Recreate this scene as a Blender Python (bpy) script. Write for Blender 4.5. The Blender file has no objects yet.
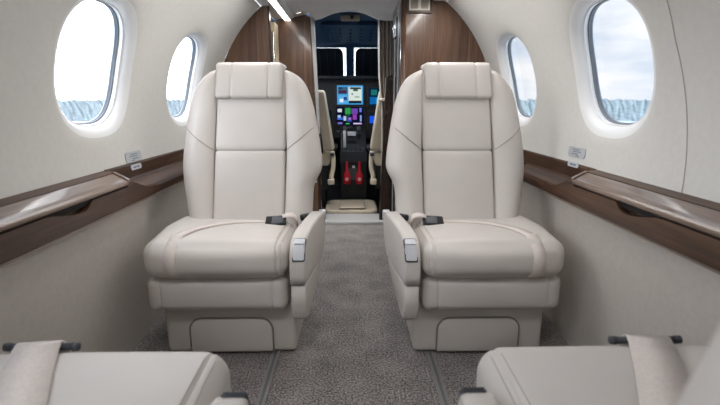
import bpy, bmesh, math, random
from mathutils import Vector, Matrix
from mathutils.bvhtree import BVHTree
random.seed(7)
C = bpy.context.scene.collection
PI = math.pi

# ------------------------------------------------------------------ materials
def lin(c):
    return tuple(((v/255.0)/12.92 if v/255.0 <= .04045 else ((v/255.0+.055)/1.055)**2.4) for v in c)+(1.0,)

def mat(name, rgb, rough=.5, metal=0, spec=.5, noise=None, bump=None, coat=0, emis=None, estr=0):
    """noise=(scale, amount) varies the colour a little; bump=(scale, strength)"""
    m = bpy.data.materials.new(name); m.use_nodes = True
    nt = m.node_tree; n = nt.nodes; l = nt.links
    b = n['Principled BSDF']
    col = lin(rgb)
    b.inputs['Base Color'].default_value = col
    b.inputs['Roughness'].default_value = rough
    b.inputs['Metallic'].default_value = metal
    b.inputs['Specular IOR Level'].default_value = spec
    b.inputs['Coat Weight'].default_value = coat
    if emis:
        b.inputs['Emission Color'].default_value = lin(emis)
        b.inputs['Emission Strength'].default_value = estr
    tc = n.new('ShaderNodeTexCoord')
    if noise:
        t = n.new('ShaderNodeTexNoise'); t.inputs['Scale'].default_value = noise[0]; t.inputs['Detail'].default_value = 3
        l.new(tc.outputs['Object'], t.inputs['Vector'])
        r = n.new('ShaderNodeValToRGB')
        a = noise[1]
        r.color_ramp.elements[0].position = .3; r.color_ramp.elements[1].position = .7
        r.color_ramp.elements[0].color = tuple(max(0, v*(1-a)) for v in col[:3])+(1,)
        r.color_ramp.elements[1].color = tuple(min(1, v*(1+a)) for v in col[:3])+(1,)
        l.new(t.outputs['Fac'], r.inputs['Fac']); l.new(r.outputs['Color'], b.inputs['Base Color'])
    if bump:
        t2 = n.new('ShaderNodeTexNoise'); t2.inputs['Scale'].default_value = bump[0]; t2.inputs['Detail'].default_value = 4
        l.new(tc.outputs['Object'], t2.inputs['Vector'])
        bp = n.new('ShaderNodeBump'); bp.inputs['Strength'].default_value = bump[1]; bp.inputs['Distance'].default_value = .002
        l.new(t2.outputs['Fac'], bp.inputs['Height']); l.new(bp.outputs['Normal'], b.inputs['Normal'])
    return m

def wood(name, dark, mid, light, axis, rough=.28, coat=.35):
    m = bpy.data.materials.new(name); m.use_nodes = True
    nt = m.node_tree; n = nt.nodes; l = nt.links; b = n['Principled BSDF']
    tc = n.new('ShaderNodeTexCoord'); mp = n.new('ShaderNodeMapping')
    sc = [26, 26, 26]; sc[axis] = 1.3
    mp.inputs['Scale'].default_value = sc
    l.new(tc.outputs['Object'], mp.inputs['Vector'])
    big = n.new('ShaderNodeTexNoise'); big.inputs['Scale'].default_value = .8; big.inputs['Detail'].default_value = 6; big.inputs['Distortion'].default_value = 1.2
    l.new(mp.outputs['Vector'], big.inputs['Vector'])
    mp2 = n.new('ShaderNodeMapping'); sc2 = [150, 150, 150]; sc2[axis] = 6
    mp2.inputs['Scale'].default_value = sc2
    l.new(tc.outputs['Object'], mp2.inputs['Vector'])
    fine = n.new('ShaderNodeTexNoise'); fine.inputs['Scale'].default_value = 1; fine.inputs['Detail'].default_value = 4
    l.new(mp2.outputs['Vector'], fine.inputs['Vector'])
    mx = n.new('ShaderNodeMath'); mx.operation = 'MULTIPLY_ADD'; mx.inputs[1].default_value = .45
    l.new(fine.outputs['Fac'], mx.inputs[0])
    ml = n.new('ShaderNodeMath'); ml.operation = 'MULTIPLY'; ml.inputs[1].default_value = .6
    l.new(big.outputs['Fac'], ml.inputs[0]); l.new(ml.outputs[0], mx.inputs[2])
    r = n.new('ShaderNodeValToRGB')
    e = r.color_ramp.elements
    e[0].position = .34; e[0].color = lin(dark)
    e[1].position = .72; e[1].color = lin(light)
    k = e.new(.52); k.color = lin(mid)
    l.new(mx.outputs[0], r.inputs['Fac']); l.new(r.outputs['Color'], b.inputs['Base Color'])
    b.inputs['Roughness'].default_value = rough
    b.inputs['Coat Weight'].default_value = coat; b.inputs['Coat Roughness'].default_value = .08
    return m

def thin_glass(name, tint=(1, 1, 1, 1)):
    m = bpy.data.materials.new(name); m.use_nodes = True
    nt = m.node_tree; n = nt.nodes; l = nt.links
    n.remove(n['Principled BSDF'])
    tr = n.new('ShaderNodeBsdfTransparent'); tr.inputs['Color'].default_value = tint
    gl = n.new('ShaderNodeBsdfGlossy'); gl.inputs['Roughness'].default_value = .02
    lw = n.new('ShaderNodeLayerWeight'); fr = n.new('ShaderNodeMath'); fr.operation = 'POWER'; fr.inputs[1].default_value = 5
    l.new(lw.outputs['Facing'], fr.inputs[0])
    mx = n.new('ShaderNodeMixShader')
    l.new(fr.outputs[0], mx.inputs[0]); l.new(tr.outputs[0], mx.inputs[1]); l.new(gl.outputs[0], mx.inputs[2])
    l.new(mx.outputs[0], n['Material Output'].inputs['Surface'])
    return m

def emit(name, rgb, s):
    m = bpy.data.materials.new(name); m.use_nodes = True
    nt = m.node_tree; n = nt.nodes
    n.remove(n['Principled BSDF'])
    e = n.new('ShaderNodeEmission'); e.inputs['Color'].default_value = lin(rgb); e.inputs['Strength'].default_value = s
    nt.links.new(e.outputs[0], n['Material Output'].inputs['Surface'])
    return m

def carpet_mat():
    m = bpy.data.materials.new('carpet'); m.use_nodes = True
    nt = m.node_tree; n = nt.nodes; l = nt.links; b = n['Principled BSDF']
    tc = n.new('ShaderNodeTexCoord')
    t = n.new('ShaderNodeTexNoise'); t.inputs['Scale'].default_value = 170; t.inputs['Detail'].default_value = 3
    t2 = n.new('ShaderNodeTexNoise'); t2.inputs['Scale'].default_value = 9; t2.inputs['Detail'].default_value = 3
    l.new(tc.outputs['Object'], t.inputs['Vector']); l.new(tc.outputs['Object'], t2.inputs['Vector'])
    mm = n.new('ShaderNodeMath'); mm.operation = 'MULTIPLY_ADD'; mm.inputs[1].default_value = .25
    l.new(t2.outputs['Fac'], mm.inputs[0]); l.new(t.outputs['Fac'], mm.inputs[2])
    r = n.new('ShaderNodeValToRGB'); e = r.color_ramp.elements
    e[0].position = .47; e[0].color = lin((62, 58, 57)); e[1].position = .82; e[1].color = lin((172, 164, 160))
    l.new(mm.outputs[0], r.inputs['Fac']); l.new(r.outputs['Color'], b.inputs['Base Color'])
    b.inputs['Roughness'].default_value = .95; b.inputs['Specular IOR Level'].default_value = .1
    b.inputs['Sheen Weight'].default_value = .25
    bp = n.new('ShaderNodeBump'); bp.inputs['Strength'].default_value = .6; bp.inputs['Distance'].default_value = .003
    l.new(t.outputs['Fac'], bp.inputs['Height']); l.new(bp.outputs['Normal'], b.inputs['Normal'])
    return m

M = {}
M['leather'] = mat('beige_leather', (204, 197, 191), .42, spec=.4, noise=(5, .04), bump=(420, .25))
M['leather2'] = mat('beige_leather_plain', (198, 191, 184), .45, spec=.4, noise=(5, .04), bump=(420, .25))
M['piping'] = mat('seam_piping', (172, 162, 154), .6)
M['joint'] = mat('lining_joint', (176, 172, 166), .7)
M['thread'] = mat('seam_thread', (142, 131, 122), .7)
M['belt'] = mat('beige_webbing', (216, 206, 199), .75, spec=.2, noise=(220, .07), bump=(500, .4))
M['wall'] = mat('offwhite_wall_fabric', (222, 220, 215), .6, spec=.25, noise=(60, .025), bump=(300, .2))
M['bevel'] = mat('white_window_liner', (244, 244, 244), .4, spec=.4)
M['lower'] = mat('greige_side_fabric', (196, 189, 181), .7, spec=.2, noise=(70, .04), bump=(300, .3))
M['ceil'] = mat('white_headliner', (240, 240, 240), .65, spec=.2, noise=(40, .02))
M['carpet'] = carpet_mat()
M['groove'] = mat('grey_track_groove', (104, 102, 101), .6)
M['track'] = mat('grey_track', (132, 130, 128), .55, metal=.0)
M['woodv'] = wood('dark_walnut_upright', (68, 46, 34), (98, 71, 54), (130, 98, 76), 2, .28, .26)
M['woodh'] = wood('dark_walnut_lengthwise', (46, 29, 19), (68, 45, 31), (96, 67, 47), 1, .45, .12)
M['woodlid'] = wood('polished_walnut_sheen', (90, 71, 59), (114, 94, 81), (140, 119, 104), 1, .3, .6)  # the lid's sheen is put into a lighter base colour
M['wooddark'] = wood('very_dark_walnut', (34, 22, 16), (52, 36, 28), (70, 52, 40), 2, .2, .6)
M['edge'] = mat('bronze_edge_line', (134, 120, 109), .4)
M['slot'] = mat('dark_slot', (22, 18, 16), .8)
M['chrome'] = mat('chrome', (205, 207, 210), .18, metal=1)
M['brushed'] = mat('brushed_aluminium', (200, 200, 200), .4, metal=.35)
M['satin'] = mat('satin_silver', (205, 207, 212), .3, metal=.35)
M['black'] = mat('black_plastic', (20, 20, 22), .4)
M['blackm'] = mat('black_buckle_metal', (52, 52, 54), .25, metal=.6)
M['charcoal'] = mat('charcoal_plastic', (66, 68, 74), .45)
M['seal'] = mat('grey_window_seal', (122, 130, 140), .4)
M['glass'] = thin_glass('clear_pane')
M['cream'] = mat('cream_leather', (226, 210, 184), .5, noise=(8, .04))
M['shell'] = mat('black_seat_shell', (24, 24, 26), .5)
M['navy'] = mat('navy_cockpit_lining', (26, 58, 88), .5, noise=(9, .15))
M['panelblk'] = mat('matt_black_panel', (17, 18, 20), .5, noise=(30, .15))
M['glare'] = mat('glareshield_black', (40, 42, 46), .6)
M['curtain'] = mat('taupe_curtain', (178, 168, 158), .85, spec=.15, noise=(60, .06))
M['pan'] = mat('beige_floor_pan', (178, 164, 146), .5)
M['red'] = mat('red_cover', (196, 24, 40), .5)
M['pink'] = mat('pale_pink_disc', (226, 168, 168), .5)
M['shade'] = mat('black_sun_shade', (10, 22, 32), .6, noise=(40, .3))
M['plac'] = mat('silver_placard', (190, 194, 199), .4, metal=0)
M['placw'] = mat('white_placard', (200, 204, 212), .4)
M['ink'] = mat('placard_ink', (122, 126, 134), .6)
M['ventf'] = mat('vent_bezel_bronze', (62, 50, 42), .4, metal=.4)
M['ventw'] = mat('vent_offwhite', (214, 206, 194), .5)
M['ventg'] = mat('vent_grille', (150, 140, 128), .6)
M['led'] = emit('led_diffuser', (255, 250, 242), 5.5)
M['bulb'] = emit('downlight_bulb', (255, 246, 226), 1.6)
M['tree'] = mat('hazed_shoreline_woods', (104, 118, 124), .95, spec=.1, noise=(.06, .55))  # distance haze is mixed into the tree colour
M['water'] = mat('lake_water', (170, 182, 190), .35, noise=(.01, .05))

# ------------------------------------------------------------------ helpers
def obj(name, bm, m, parent=None, smooth=True, sub=0):
    me = bpy.data.meshes.new(name)
    bm.normal_update(); bm.to_mesh(me); bm.free()
    if smooth:
        for p in me.polygons: p.use_smooth = True
    o = bpy.data.objects.new(name, me); C.objects.link(o)
    if isinstance(m, (list, tuple)):
        for k in m: me.materials.append(k)
    else: me.materials.append(m)
    if parent: o.parent = parent
    if sub:
        s = o.modifiers.new('subdivision', 'SUBSURF'); s.levels = sub; s.render_levels = sub
    return o

def thing(name, label, cat, loc=(0, 0, 0), rotz=0, group=None):
    o = bpy.data.objects.new(name, None); C.objects.link(o)
    o.empty_display_size = .1
    o.location = loc; o.rotation_euler = (0, 0, rotz); o['label'] = label; o['category'] = cat
    if group: o['group'] = group
    return o

def tag(o, label, cat, group=None):
    o['label'] = label; o['category'] = cat
    if group: o['group'] = group
    return o

def struct(name, bm, m, parent=None, smooth=True):
    o = obj(name, bm, m, parent, smooth); o['kind'] = 'structure'; return o

def box(bm, x0, x1, y0, y1, z0, z1, bev=0, seg=2):
    vs = [bm.verts.new((x, y, z)) for x in (x0, x1) for y in (y0, y1) for z in (z0, z1)]
    fs = [(0, 1, 3, 2), (4, 6, 7, 5), (0, 4, 5, 1), (2, 3, 7, 6), (0, 2, 6, 4), (1, 5, 7, 3)]
    F = [bm.faces.new([vs[i] for i in f]) for f in fs]
    bmesh.ops.recalc_face_normals(bm, faces=F)
    if bev:
        es = list({e for f in F for e in f.edges})
        bmesh.ops.bevel(bm, geom=es, offset=bev, segments=seg, profile=.5, affect='EDGES')
    return bm

def nbox(*a, **k):
    return box(bmesh.new(), *a, **k)

def prism(poly, t0, t1, fn, bev=0, seg=2, bm=None):
    """poly: 2D outline; fn(u, v, t) -> xyz"""
    bm = bm or bmesh.new()
    a = [bm.verts.new(fn(u, v, t0)) for u, v in poly]
    b = [bm.verts.new(fn(u, v, t1)) for u, v in poly]
    n = len(poly)
    F = [bm.faces.new(a), bm.faces.new(b[::-1])]
    for i in range(n):
        F.append(bm.faces.new((a[i], b[i], b[(i+1) % n], a[(i+1) % n])))
    bmesh.ops.recalc_face_normals(bm, faces=F)
    if bev:
        es = list({e for f in F[:2] for e in f.edges})
        bmesh.ops.bevel(bm, geom=es, offset=bev, segments=seg, profile=.5, affect='EDGES')
    return bm

def rrect(x0, x1, y0, y1, r, n=5):
    """rounded rectangle outline; r is one radius or four (bl, br, tr, tl)"""
    if not isinstance(r, (list, tuple)): r = (r,)*4
    pts = []
    for (cx, cy, rr, a0) in ((x0, y0, r[0], PI), (x1, y0, r[1], 1.5*PI), (x1, y1, r[2], 0), (x0, y1, r[3], .5*PI)):
        ox = cx + (rr if cx == x0 else -rr); oy = cy + (rr if cy == y0 else -rr)
        if rr < 1e-6: pts.append((cx, cy)); continue
        for k in range(n+1):
            a = a0 + .5*PI*k/n
            pts.append((ox+rr*math.cos(a), oy+rr*math.sin(a)))
    return pts

def loft(rings, closed=True, caps=True, bm=None):
    bm = bm or bmesh.new()
    R = [[bm.verts.new(p) for p in r] for r in rings]
    n = len(R[0])
    for i in range(len(R)-1):
        for j in range(n if closed else n-1):
            bm.faces.new((R[i][j], R[i][(j+1) % n], R[i+1][(j+1) % n], R[i+1][j]))
    if caps and closed:
        bm.faces.new(R[0][::-1]); bm.faces.new(R[-1])
    bmesh.ops.recalc_face_normals(bm, faces=bm.faces[:])
    return bm

def tube(bm, pts, r, n=8):
    pts = [Vector(p) for p in pts]
    rings = []
    for i, p in enumerate(pts):
        t = (pts[min(i+1, len(pts)-1)]-pts[max(i-1, 0)]).normalized()
        a = t.orthogonal().normalized() if i == 0 else (prev - t*prev.dot(t)).normalized()
        prev = a; b = t.cross(a)
        rr = r[i] if isinstance(r, (list, tuple)) else r
        rings.append([p+(a*math.cos(2*PI*k/n)+b*math.sin(2*PI*k/n))*rr for k in range(n)])
    return loft(rings, bm=bm)

def disc_stack(bm, c, prof, n=24, axis='z'):
    """lathe: prof = [(r, h)]"""
    rings = []
    for r, h in prof:
        ring = []
        for k in range(n):
            a = 2*PI*k/n
            q = (r*math.cos(a), r*math.sin(a), h)
            if axis == 'y': q = (q[0], q[2], q[1])
            if axis == 'x': q = (q[2], q[0], q[1])
            ring.append((c[0]+q[0], c[1]+q[1], c[2]+q[2]))
        rings.append(ring)
    return loft(rings, bm=bm)

def pad(lo, hi, r, n=(10, 8, 8), puff=(0, 0, 0), grooves=(), deform=None):
    """a padded block: rounded box, faces puffed out, grooves = (axis, position, depth)"""
    c = [(a+b)/2 for a, b in zip(lo, hi)]; h = [(b-a)/2 for a, b in zip(lo, hi)]
    L = []
    for ax in range(3):
        i = h[ax]-r
        g = [-h[ax]+r-r*math.tan(PI/4*k/4) for k in (4, 3, 2, 1)]
        g += [-i+2*i*k/n[ax] for k in range(n[ax]+1)]
        g += [i+r*math.tan(PI/4*k/4) for k in (1, 2, 3, 4)]
        for (ga, gp, gd) in grooves:
            if ga == ax:
                q = gp-c[ax]
                g = [v for v in g if abs(v-q) > .0085]+[q-.008, q-.0025, q, q+.0025, q+.008]
        L.append(sorted(g))
    bm = bmesh.new(); V = {}
    def vert(p):
        key = tuple(round(v, 6) for v in p)
        if key in V: return V[key]
        inner = [max(-(h[k]-r), min(h[k]-r, p[k])) for k in range(3)]
        d = Vector([p[k]-inner[k] for k in range(3)])
        nn = d.normalized()
        q = Vector(inner)+nn*r
        for k in range(3):
            o = [j for j in range(3) if j != k]
            w = (1-(p[o[0]]/h[o[0]])**2)*(1-(p[o[1]]/h[o[1]])**2)
            q[k] += puff[k]*w*nn[k]
        for (ga, gp, gd) in grooves:
            e = abs(p[ga]-(gp-c[ga]))
            if e < .0001: q -= nn*gd
            elif e < .003: q -= nn*gd*.45
        q = (q[0]+c[0], q[1]+c[1], q[2]+c[2])
        if deform: q = deform(*q)
        V[key] = bm.verts.new(q); return V[key]
    for ax in range(3):
        u, w = [k for k in range(3) if k != ax]
        for sgn in (-1, 1):
            for i in range(len(L[u])-1):
                for j in range(len(L[w])-1):
                    f = []
                    for (a, b) in ((i, j), (i+1, j), (i+1, j+1), (i, j+1)):
                        p = [0, 0, 0]; p[ax] = sgn*h[ax]; p[u] = L[u][a]; p[w] = L[w][b]
                        f.append(vert(p))
                    try: bm.faces.new(f)
                    except ValueError: pass
    bmesh.ops.recalc_face_normals(bm, faces=bm.faces[:])
    return bm

def mirror(bm, on):
    if on:
        for v in bm.verts: v.co.x = -v.co.x
        bmesh.ops.reverse_faces(bm, faces=bm.faces[:])
    return bm

def ribbon(pts, side, w, t, bm=None):
    """flat strap along pts; side = list of across vectors, normals derived"""
    rings = []
    pts = [Vector(p) for p in pts]
    for i, p in enumerate(pts):
        tg = (pts[min(i+1, len(pts)-1)]-pts[max(i-1, 0)]).normalized()
        s = Vector(side[i]); s = (s-tg*s.dot(tg)).normalized(); nn = s.cross(tg)
        rings.append([p-s*w/2-nn*t/2, p+s*w/2-nn*t/2, p+s*w/2+nn*t/2, p-s*w/2+nn*t/2])
    return loft(rings, bm=bm)

def smoothpath(pts, n=6):
    out = []
    P = [Vector(p) for p in pts]
    for i in range(len(P)-1):
        p0 = P[max(i-1, 0)]; p1 = P[i]; p2 = P[i+1]; p3 = P[min(i+2, len(P)-1)]
        for k in range(n):
            t = k/n
            out.append(.5*((2*p1)+(p2-p0)*t+(2*p0-5*p1+4*p2-p3)*t*t+(3*p1-p0-3*p2+p3)*t**3))
    out.append(P[-1]); return out

def interp(tab, z):
    if z <= tab[0][0]: return tab[0][1]
    for (a, va), (b, vb) in zip(tab, tab[1:]):
        if z <= b: return va+(vb-va)*(z-a)/(b-a)
    return tab[-1][1]

# ------------------------------------------------------------------ cabin shell
R0, ZC = .783, .733                 # fuselage lining: a circle of radius R0 about height ZC
YB = -2.60                          # rear bulkhead
YBL, YBR, YD = 2.65, 2.515, 3.05    # left and right partitions, cockpit doorway
WINS = {-1: [-1.50, -.77, -.04, .69, 1.425, 2.155], 1: [-1.545, -.815, -.085, .645, 1.378, 2.135]}
S_LO, S_HI, S_C = -.135, .69, .197
WA, WB, WE = .173, .179, 2.6
HW, HH = .27, .252

def cyl(side, y, s, d=0):
    a = s/R0; r = R0+d
    return (side*r*math.cos(a), y, ZC+r*math.sin(a))

def sgrid(bm, side, y0, y1, s0, s1, ny, ns):
    rings = [[cyl(side, y0+(y1-y0)*i/ny, s0+(s1-s0)*j/ns) for j in range(ns+1)] for i in range(ny+1)]
    loft(rings, closed=False, caps=False, bm=bm)

def perim():
    P = []
    for k in range(16): P.append((-HW+2*HW*k/16, -HH))
    for k in range(20): P.append((HW, -HH+2*HH*k/20))
    for k in range(16): P.append((HW-2*HW*k/16, HH))
    for k in range(20): P.append((-HW, HH-2*HH*k/20))
    return P
PER = perim()
def oval(p, da):
    a, b = WA+da, WB+da
    th = math.atan2(p[1], p[0]); c, s = abs(math.cos(th)), abs(math.sin(th))
    r = 1/((c/a)**WE+(s/b)**WE)**(1/WE)
    return (r*math.cos(th), r*math.sin(th))

wn = 0
for side, nm, yend in ((-1, 'left', YBL), (1, 'right', YBR)):
    WIN = WINS[side]
    bm = bmesh.new()
    sgrid(bm, side, YB, yend, S_LO, S_C-HH, 40, 10)
    sgrid(bm, side, YB, yend, S_C+HH, S_HI, 40, 12)
    edges = [YB]
    for yc in WIN: edges += [yc-HW, yc+HW]
    edges.append(yend)
    for k in range(0, len(edges), 2):
        sgrid(bm, side, edges[k], edges[k+1], S_C-HH, S_C+HH, 4, 20)
    for yc in WIN:
        rings = [PER]
        rings = [[(p[0], p[1]) for p in PER]]
        spec = [None, (.064, 0), (.050, .0008), (.036, .003), (.022, .0075), (.011, .0150), (.004, .0240), (0, .032), (0, .041)]
        R = []
        for sp in spec:
            if sp is None: R.append([cyl(side, yc+p[0], S_C+p[1]) for p in PER])
            else:
                q = [oval(p, sp[0]) for p in PER]
                R.append([cyl(side, yc+u, S_C+v, sp[1]) for u, v in q])
        # one intermediate ring so the flat field shades evenly
        q = [((a[0]+oval(a, .066)[0])/2, (a[1]+oval(a, .066)[1])/2) for a in PER]
        R.insert(1, [cyl(side, yc+u, S_C+v) for u, v in q])
        n0 = len(bm.faces)
        loft(R, closed=True, caps=False, bm=bm)
        bm.faces.ensure_lookup_table()
        for f in bm.faces[n0+72*4:]: f.material_index = 1  # liner white on the bevel too, putting the bright window halo into colour
    w = struct('wall_'+nm, bm, [M['wall'], M['bevel']])
    # lower trim panel, leaning in to the ledge; behind the seat it steps back
    F = lambda u, v, t, s=side: (s*u, t, v)
    low = prism([(.714, .503), (.752, .0), (.80, .0), (.80, .503)], YB, 1.50, F)
    struct('lower_panel', low, M['lower'], w, smooth=False)
    # its rounded front end, a quarter-turn return towards the recessed panel
    rings = []
    for k in range(9):
        a = PI/2*k/8; y = 1.50+.075*math.sin(a); dx = .032*(1-math.cos(a))
        rings.append([(side*(.714+dx*.7), y, .503), (side*(.752+dx*.4), y, 0), (side*.80, y, 0), (side*.80, y, .502)])
    struct('panel_end', loft(rings), M['lower'], w, smooth=False)
    struct('recessed_panel', prism([(.732, .505), (.762, .0), (.81, 0), (.81, .505)], 1.5, yend, F), M['lower'], w, smooth=False)
    # windows
    for yc in WIN:
        wn += 1
        R = []
        for da, d in ((.004, .030), (-.001, .028), (-.002, .031), (-.003, .042), (.0, .047), (.004, .047)):
            R.append([cyl(side, yc+oval(p, da)[0], S_C+oval(p, da)[1], d) for p in PER])
        wo = struct('window_%d' % wn, loft(R, caps=False), M['bevel'])
        R = []
        for da, d in ((-.001, .041), (-.006, .042), (-.008, .045), (-.005, .047), (-.009, .050), (-.008, .056), (.0, .056)):
            R.append([cyl(side, yc+oval(p, da)[0], S_C+oval(p, da)[1], d) for p in PER])
        struct('window_seal', loft(R, caps=False), M['seal'], wo)
        bm = bmesh.new()
        vs = [bm.verts.new(cyl(side, yc+oval(p, -.006)[0], S_C+oval(p, -.006)[1], .052)) for p in PER]
        c0 = bm.verts.new(cyl(side, yc, S_C, .052))
        for i in range(len(vs)): bm.faces.new((vs[i], vs[(i+1) % len(vs)], c0))
        struct('pane', bm, M['glass'], wo)

# outer skin keeps the sky out of the gap behind the lining
for side, nm in ((-1, 'left'), (1, 'right')):
    pass

# vertical joint of the right lining
pts = [cyl(1, 1.085-.05*max(0, (9-k)/7), S_LO+(S_HI-S_LO)*k/20, -.0004) for k in range(0, 21)]
bm = bmesh.new(); tube(bm, pts, .0011, 6); struct('trim_1', bm, M['joint'])

# ceiling: flat cove, light strip channel, dome
def ceil_z(x): return 1.398-.055*(abs(x)/.395)**2.2
sx = [.50, .47, .428, .4279, .382, .3819, .36, .32, .27, .21, .15, .08, 0]
sz = [1.340, 1.341, 1.341, 1.348, 1.348, 1.341] + [ceil_z(x) for x in sx[6:]]
prof = [(-x, z) for x, z in zip(sx, sz)]+[(x, z) for x, z in zip(sx[-2::-1], sz[-2::-1])]
rings = [[(x, y, z) for x, z in prof] for y in [YB+(YD-YB)*k/24 for k in range(25)]]
bm = loft(rings, closed=False, caps=False)
struct('ceiling', bm, M['ceil'], smooth=False)

# floor
bm = nbox(-.80, .80, YB, YD-.05, -.03, 0)
struct('floor', bm, M['carpet'], smooth=False)

# rear wall closes the cabin
bm = bmesh.new()
poly = [(R0*math.cos(a), ZC+R0*math.sin(a)) for a in [-1.2+2*1.2*0]]
pl = []
for k in range(25):
    a = -.95+(2.09)*k/24
    pl.append((R0*1.02*math.cos(a), ZC+R0*1.02*math.sin(a)))
pl = pl+[(-x, z) for x, z in pl[::-1]]
struct('wall_rear', prism(pl, YB-.03, YB, lambda u, v, t: (u, t, v)), M['wall'], smooth=False)

# seat tracks
for s, w in ((-1, 'left'), (1, 'right')):
    bm = bmesh.new()
    box(bm, s*.258-.014, s*.258+.014, -1.2, 1.86, 0, .004, .0015)
    o = obj('floor_track', bm, M['track'], smooth=False)
    tag(o, 'thin grey metal seat track along the carpet on the %s of the aisle' % w, 'track', 'seat tracks along the aisle')
    g = bmesh.new(); box(g, s*.258-.004, s*.258+.004, -1.2, 1.86, .004, .0048)
    obj('track_groove', g, M['groove'], o, smooth=False)

# ------------------------------------------------------------------ side ledges with stowed tables
def ledge(side, nm, yend):
    t = thing('side_ledge', 'brown walnut side ledge with stowed table lid under the %s windows' % nm, 'ledge', (side*.76, 1.2, 0))
    off = Vector((side*.76, 1.2, 0))
    F = lambda u, v, y: Vector((side*u, y, v))-off
    P = lambda poly, y0, y1, bev=0: prism(poly, y0, y1, F, bev)
    obj('console_body', P([(.752, .505), (.776, .600), (.7735, .614), (.7475, .6065), (.7475, .592), (.722, .574), (.716, .512), (.708, .505)], YB, 1.412), M['woodh'], t, smooth=False)
    # ledge forward of the console
    obj('ledge_top', P([(.752, .505), (.776, .600), (.7735, .616), (.768, .615), (.765, .610), (.760, .570), (.754, .5625), (.718, .5475), (.708, .542), (.7015, .532), (.700, .524), (.700, .510), (.705, .505)], 1.405, yend-.005), M['woodh'], t, smooth=False)
    # table lid with a rounded nose
    lid = obj('table_lid', P([(.7455, .604), (.742, .6055), (.712, .590), (.703, .5845), (.698, .579), (.6965, .574), (.6985, .5695), (.704, .569), (.725, .575), (.7455, .590)], YB+.01, 1.395), M['woodlid'], t)
    for p in lid.data.polygons: p.use_smooth = False
    # front fascia with the finger notch and the downward sweep at its front end
    top = [(YB, .5645)]
    yn = 1.16 if side < 0 else 1.12
    top += [(yn-.155, .5645), (yn-.12, .561), (yn-.09, .553), (yn-.05, .545), (yn-.02, .5415), (yn, .543), (yn+.015, .549), (yn+.028, .560), (yn+.036, .5645)]
    top += [(1.385, .5645), (1.40, .574), (1.412, .5755), (1.44, .571), (1.475, .558), (1.51, .546), (1.545, .540), (1.58, .5385)]
    poly = [(YB, .5075)]+top+[(1.60, .536), (1.60, .5075)]
    bm = prism(poly, .6985, .712, lambda u, v, x: Vector((side*x, u, v))-off)
    obj('front_fascia', bm, M['woodh'], t, smooth=False)
    bm = bmesh.new()
    for y0, y1 in ((YB, 1.575),): box(bm, side*.694-off.x, side*.706-off.x, y0-off.y, y1-off.y, .5025, .5062)
    obj('edge_trim', bm, M['edge'], t, smooth=False)
    bm = bmesh.new(); box(bm, side*.7065-off.x, side*.7155-off.x, YB-off.y, 1.39-off.y, .553, .5688)
    obj('table_slot', bm, M['slot'], t, smooth=False)
    obj('end_trim', P([(.7475, .6085), (.742, .6095), (.712, .594), (.700, .587), (.700, .578), (.7475, .595)], 1.396, 1.410), M['woodlid'], t, smooth=False)
    if side > 0:
        bm = bmesh.new()
        for k in range(4):
            y = 1.93+k*.02-off.y
            box(bm, .722-off.x, .752-off.x, y, y+.009, .553, .566)
        obj('vent_slots', bm, M['slot'], t, smooth=False)
    return t
ledge(-1, 'left', YBL); ledge(1, 'right', YBR)

# placards on the sidewalls
def placard(side, y, s, w, h, material, label, lines, d=-.0012):
    poly = rrect(-w/2, w/2, -h/2, h/2, min(w, h)*.32, 4)
    fn = lambda u, v, t: cyl(side, y+u, s+v, t)
    o = obj('placard', prism(poly, d, d-.0022, fn), material, None, smooth=False)
    tag(o, label, 'placard')
    bm = bmesh.new()
    for (u0, u1, v) in lines:
        prism(rrect(u0, u1, v-.0014, v+.0014, .0006, 1), d-.0022, d-.0027, fn, bm=bm)
    obj('lettering', bm, M['ink'], o, smooth=False)
for sd, y0, nm in ((-1, 1.607, 'left'), (1, 1.545, 'right')):
    placard(sd, y0, -.099 if sd < 0 else -.080, .116, .036, M['plac'], 'silver cut-corner placard with dark lettering on the %s sidewall' % nm,
            [(-.022, .030, .009), (-.030, .026, .002), (-.012, .030, -.006), (-.02, .0, -.012)], d=-.0005)
for sd, y0, nm in ((-1, 1.592, 'left'), (1, 1.535, 'right')):
    zo = .014 if sd < 0 else .026
    o = obj('placard', prism(rrect(y0-.038, y0+.036, .578+zo, .596+zo, .006, 4), .7595, .7615, lambda u, v, t, s=sd: (s*(t+.0012*(v-.578)/.01-.0015), u, v)), M['placw'], None, smooth=False)
    tag(o, 'small white placard on the walnut riser of the %s side ledge' % nm, 'placard')
    bm = bmesh.new()
    for (a, b) in ((-.022, -.004), (.001, .02)):
        box(bm, sd*(.7592+.0012*zo/.01)-.0008, sd*(.7592+.0012*zo/.01)+.0008, y0+a, y0+b, .5845+zo, .5895+zo)
    obj('lettering', bm, M['ink'], o, smooth=False)

# ------------------------------------------------------------------ lamps
def strip(side, nm, y1):
    t = thing('light_strip', 'long white glowing light strip along the %s edge of the ceiling' % nm, 'light', (side*.405, 0, 1.341))
    bm = bmesh.new(); box(bm, -.019, .019, .7, y1, -.011, -.005)
    obj('diffuser', bm, M['led'], t, smooth=False)
    bm = bmesh.new()
    box(bm, -.021, -.019, .7, y1, -.0115, .008); box(bm, .019, .021, .7, y1, -.0115, .008)
    obj('channel', bm, M['ceil'], t, smooth=False)
strip(-1, 'left', YD-.005); strip(1, 'right', 2.2)

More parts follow.
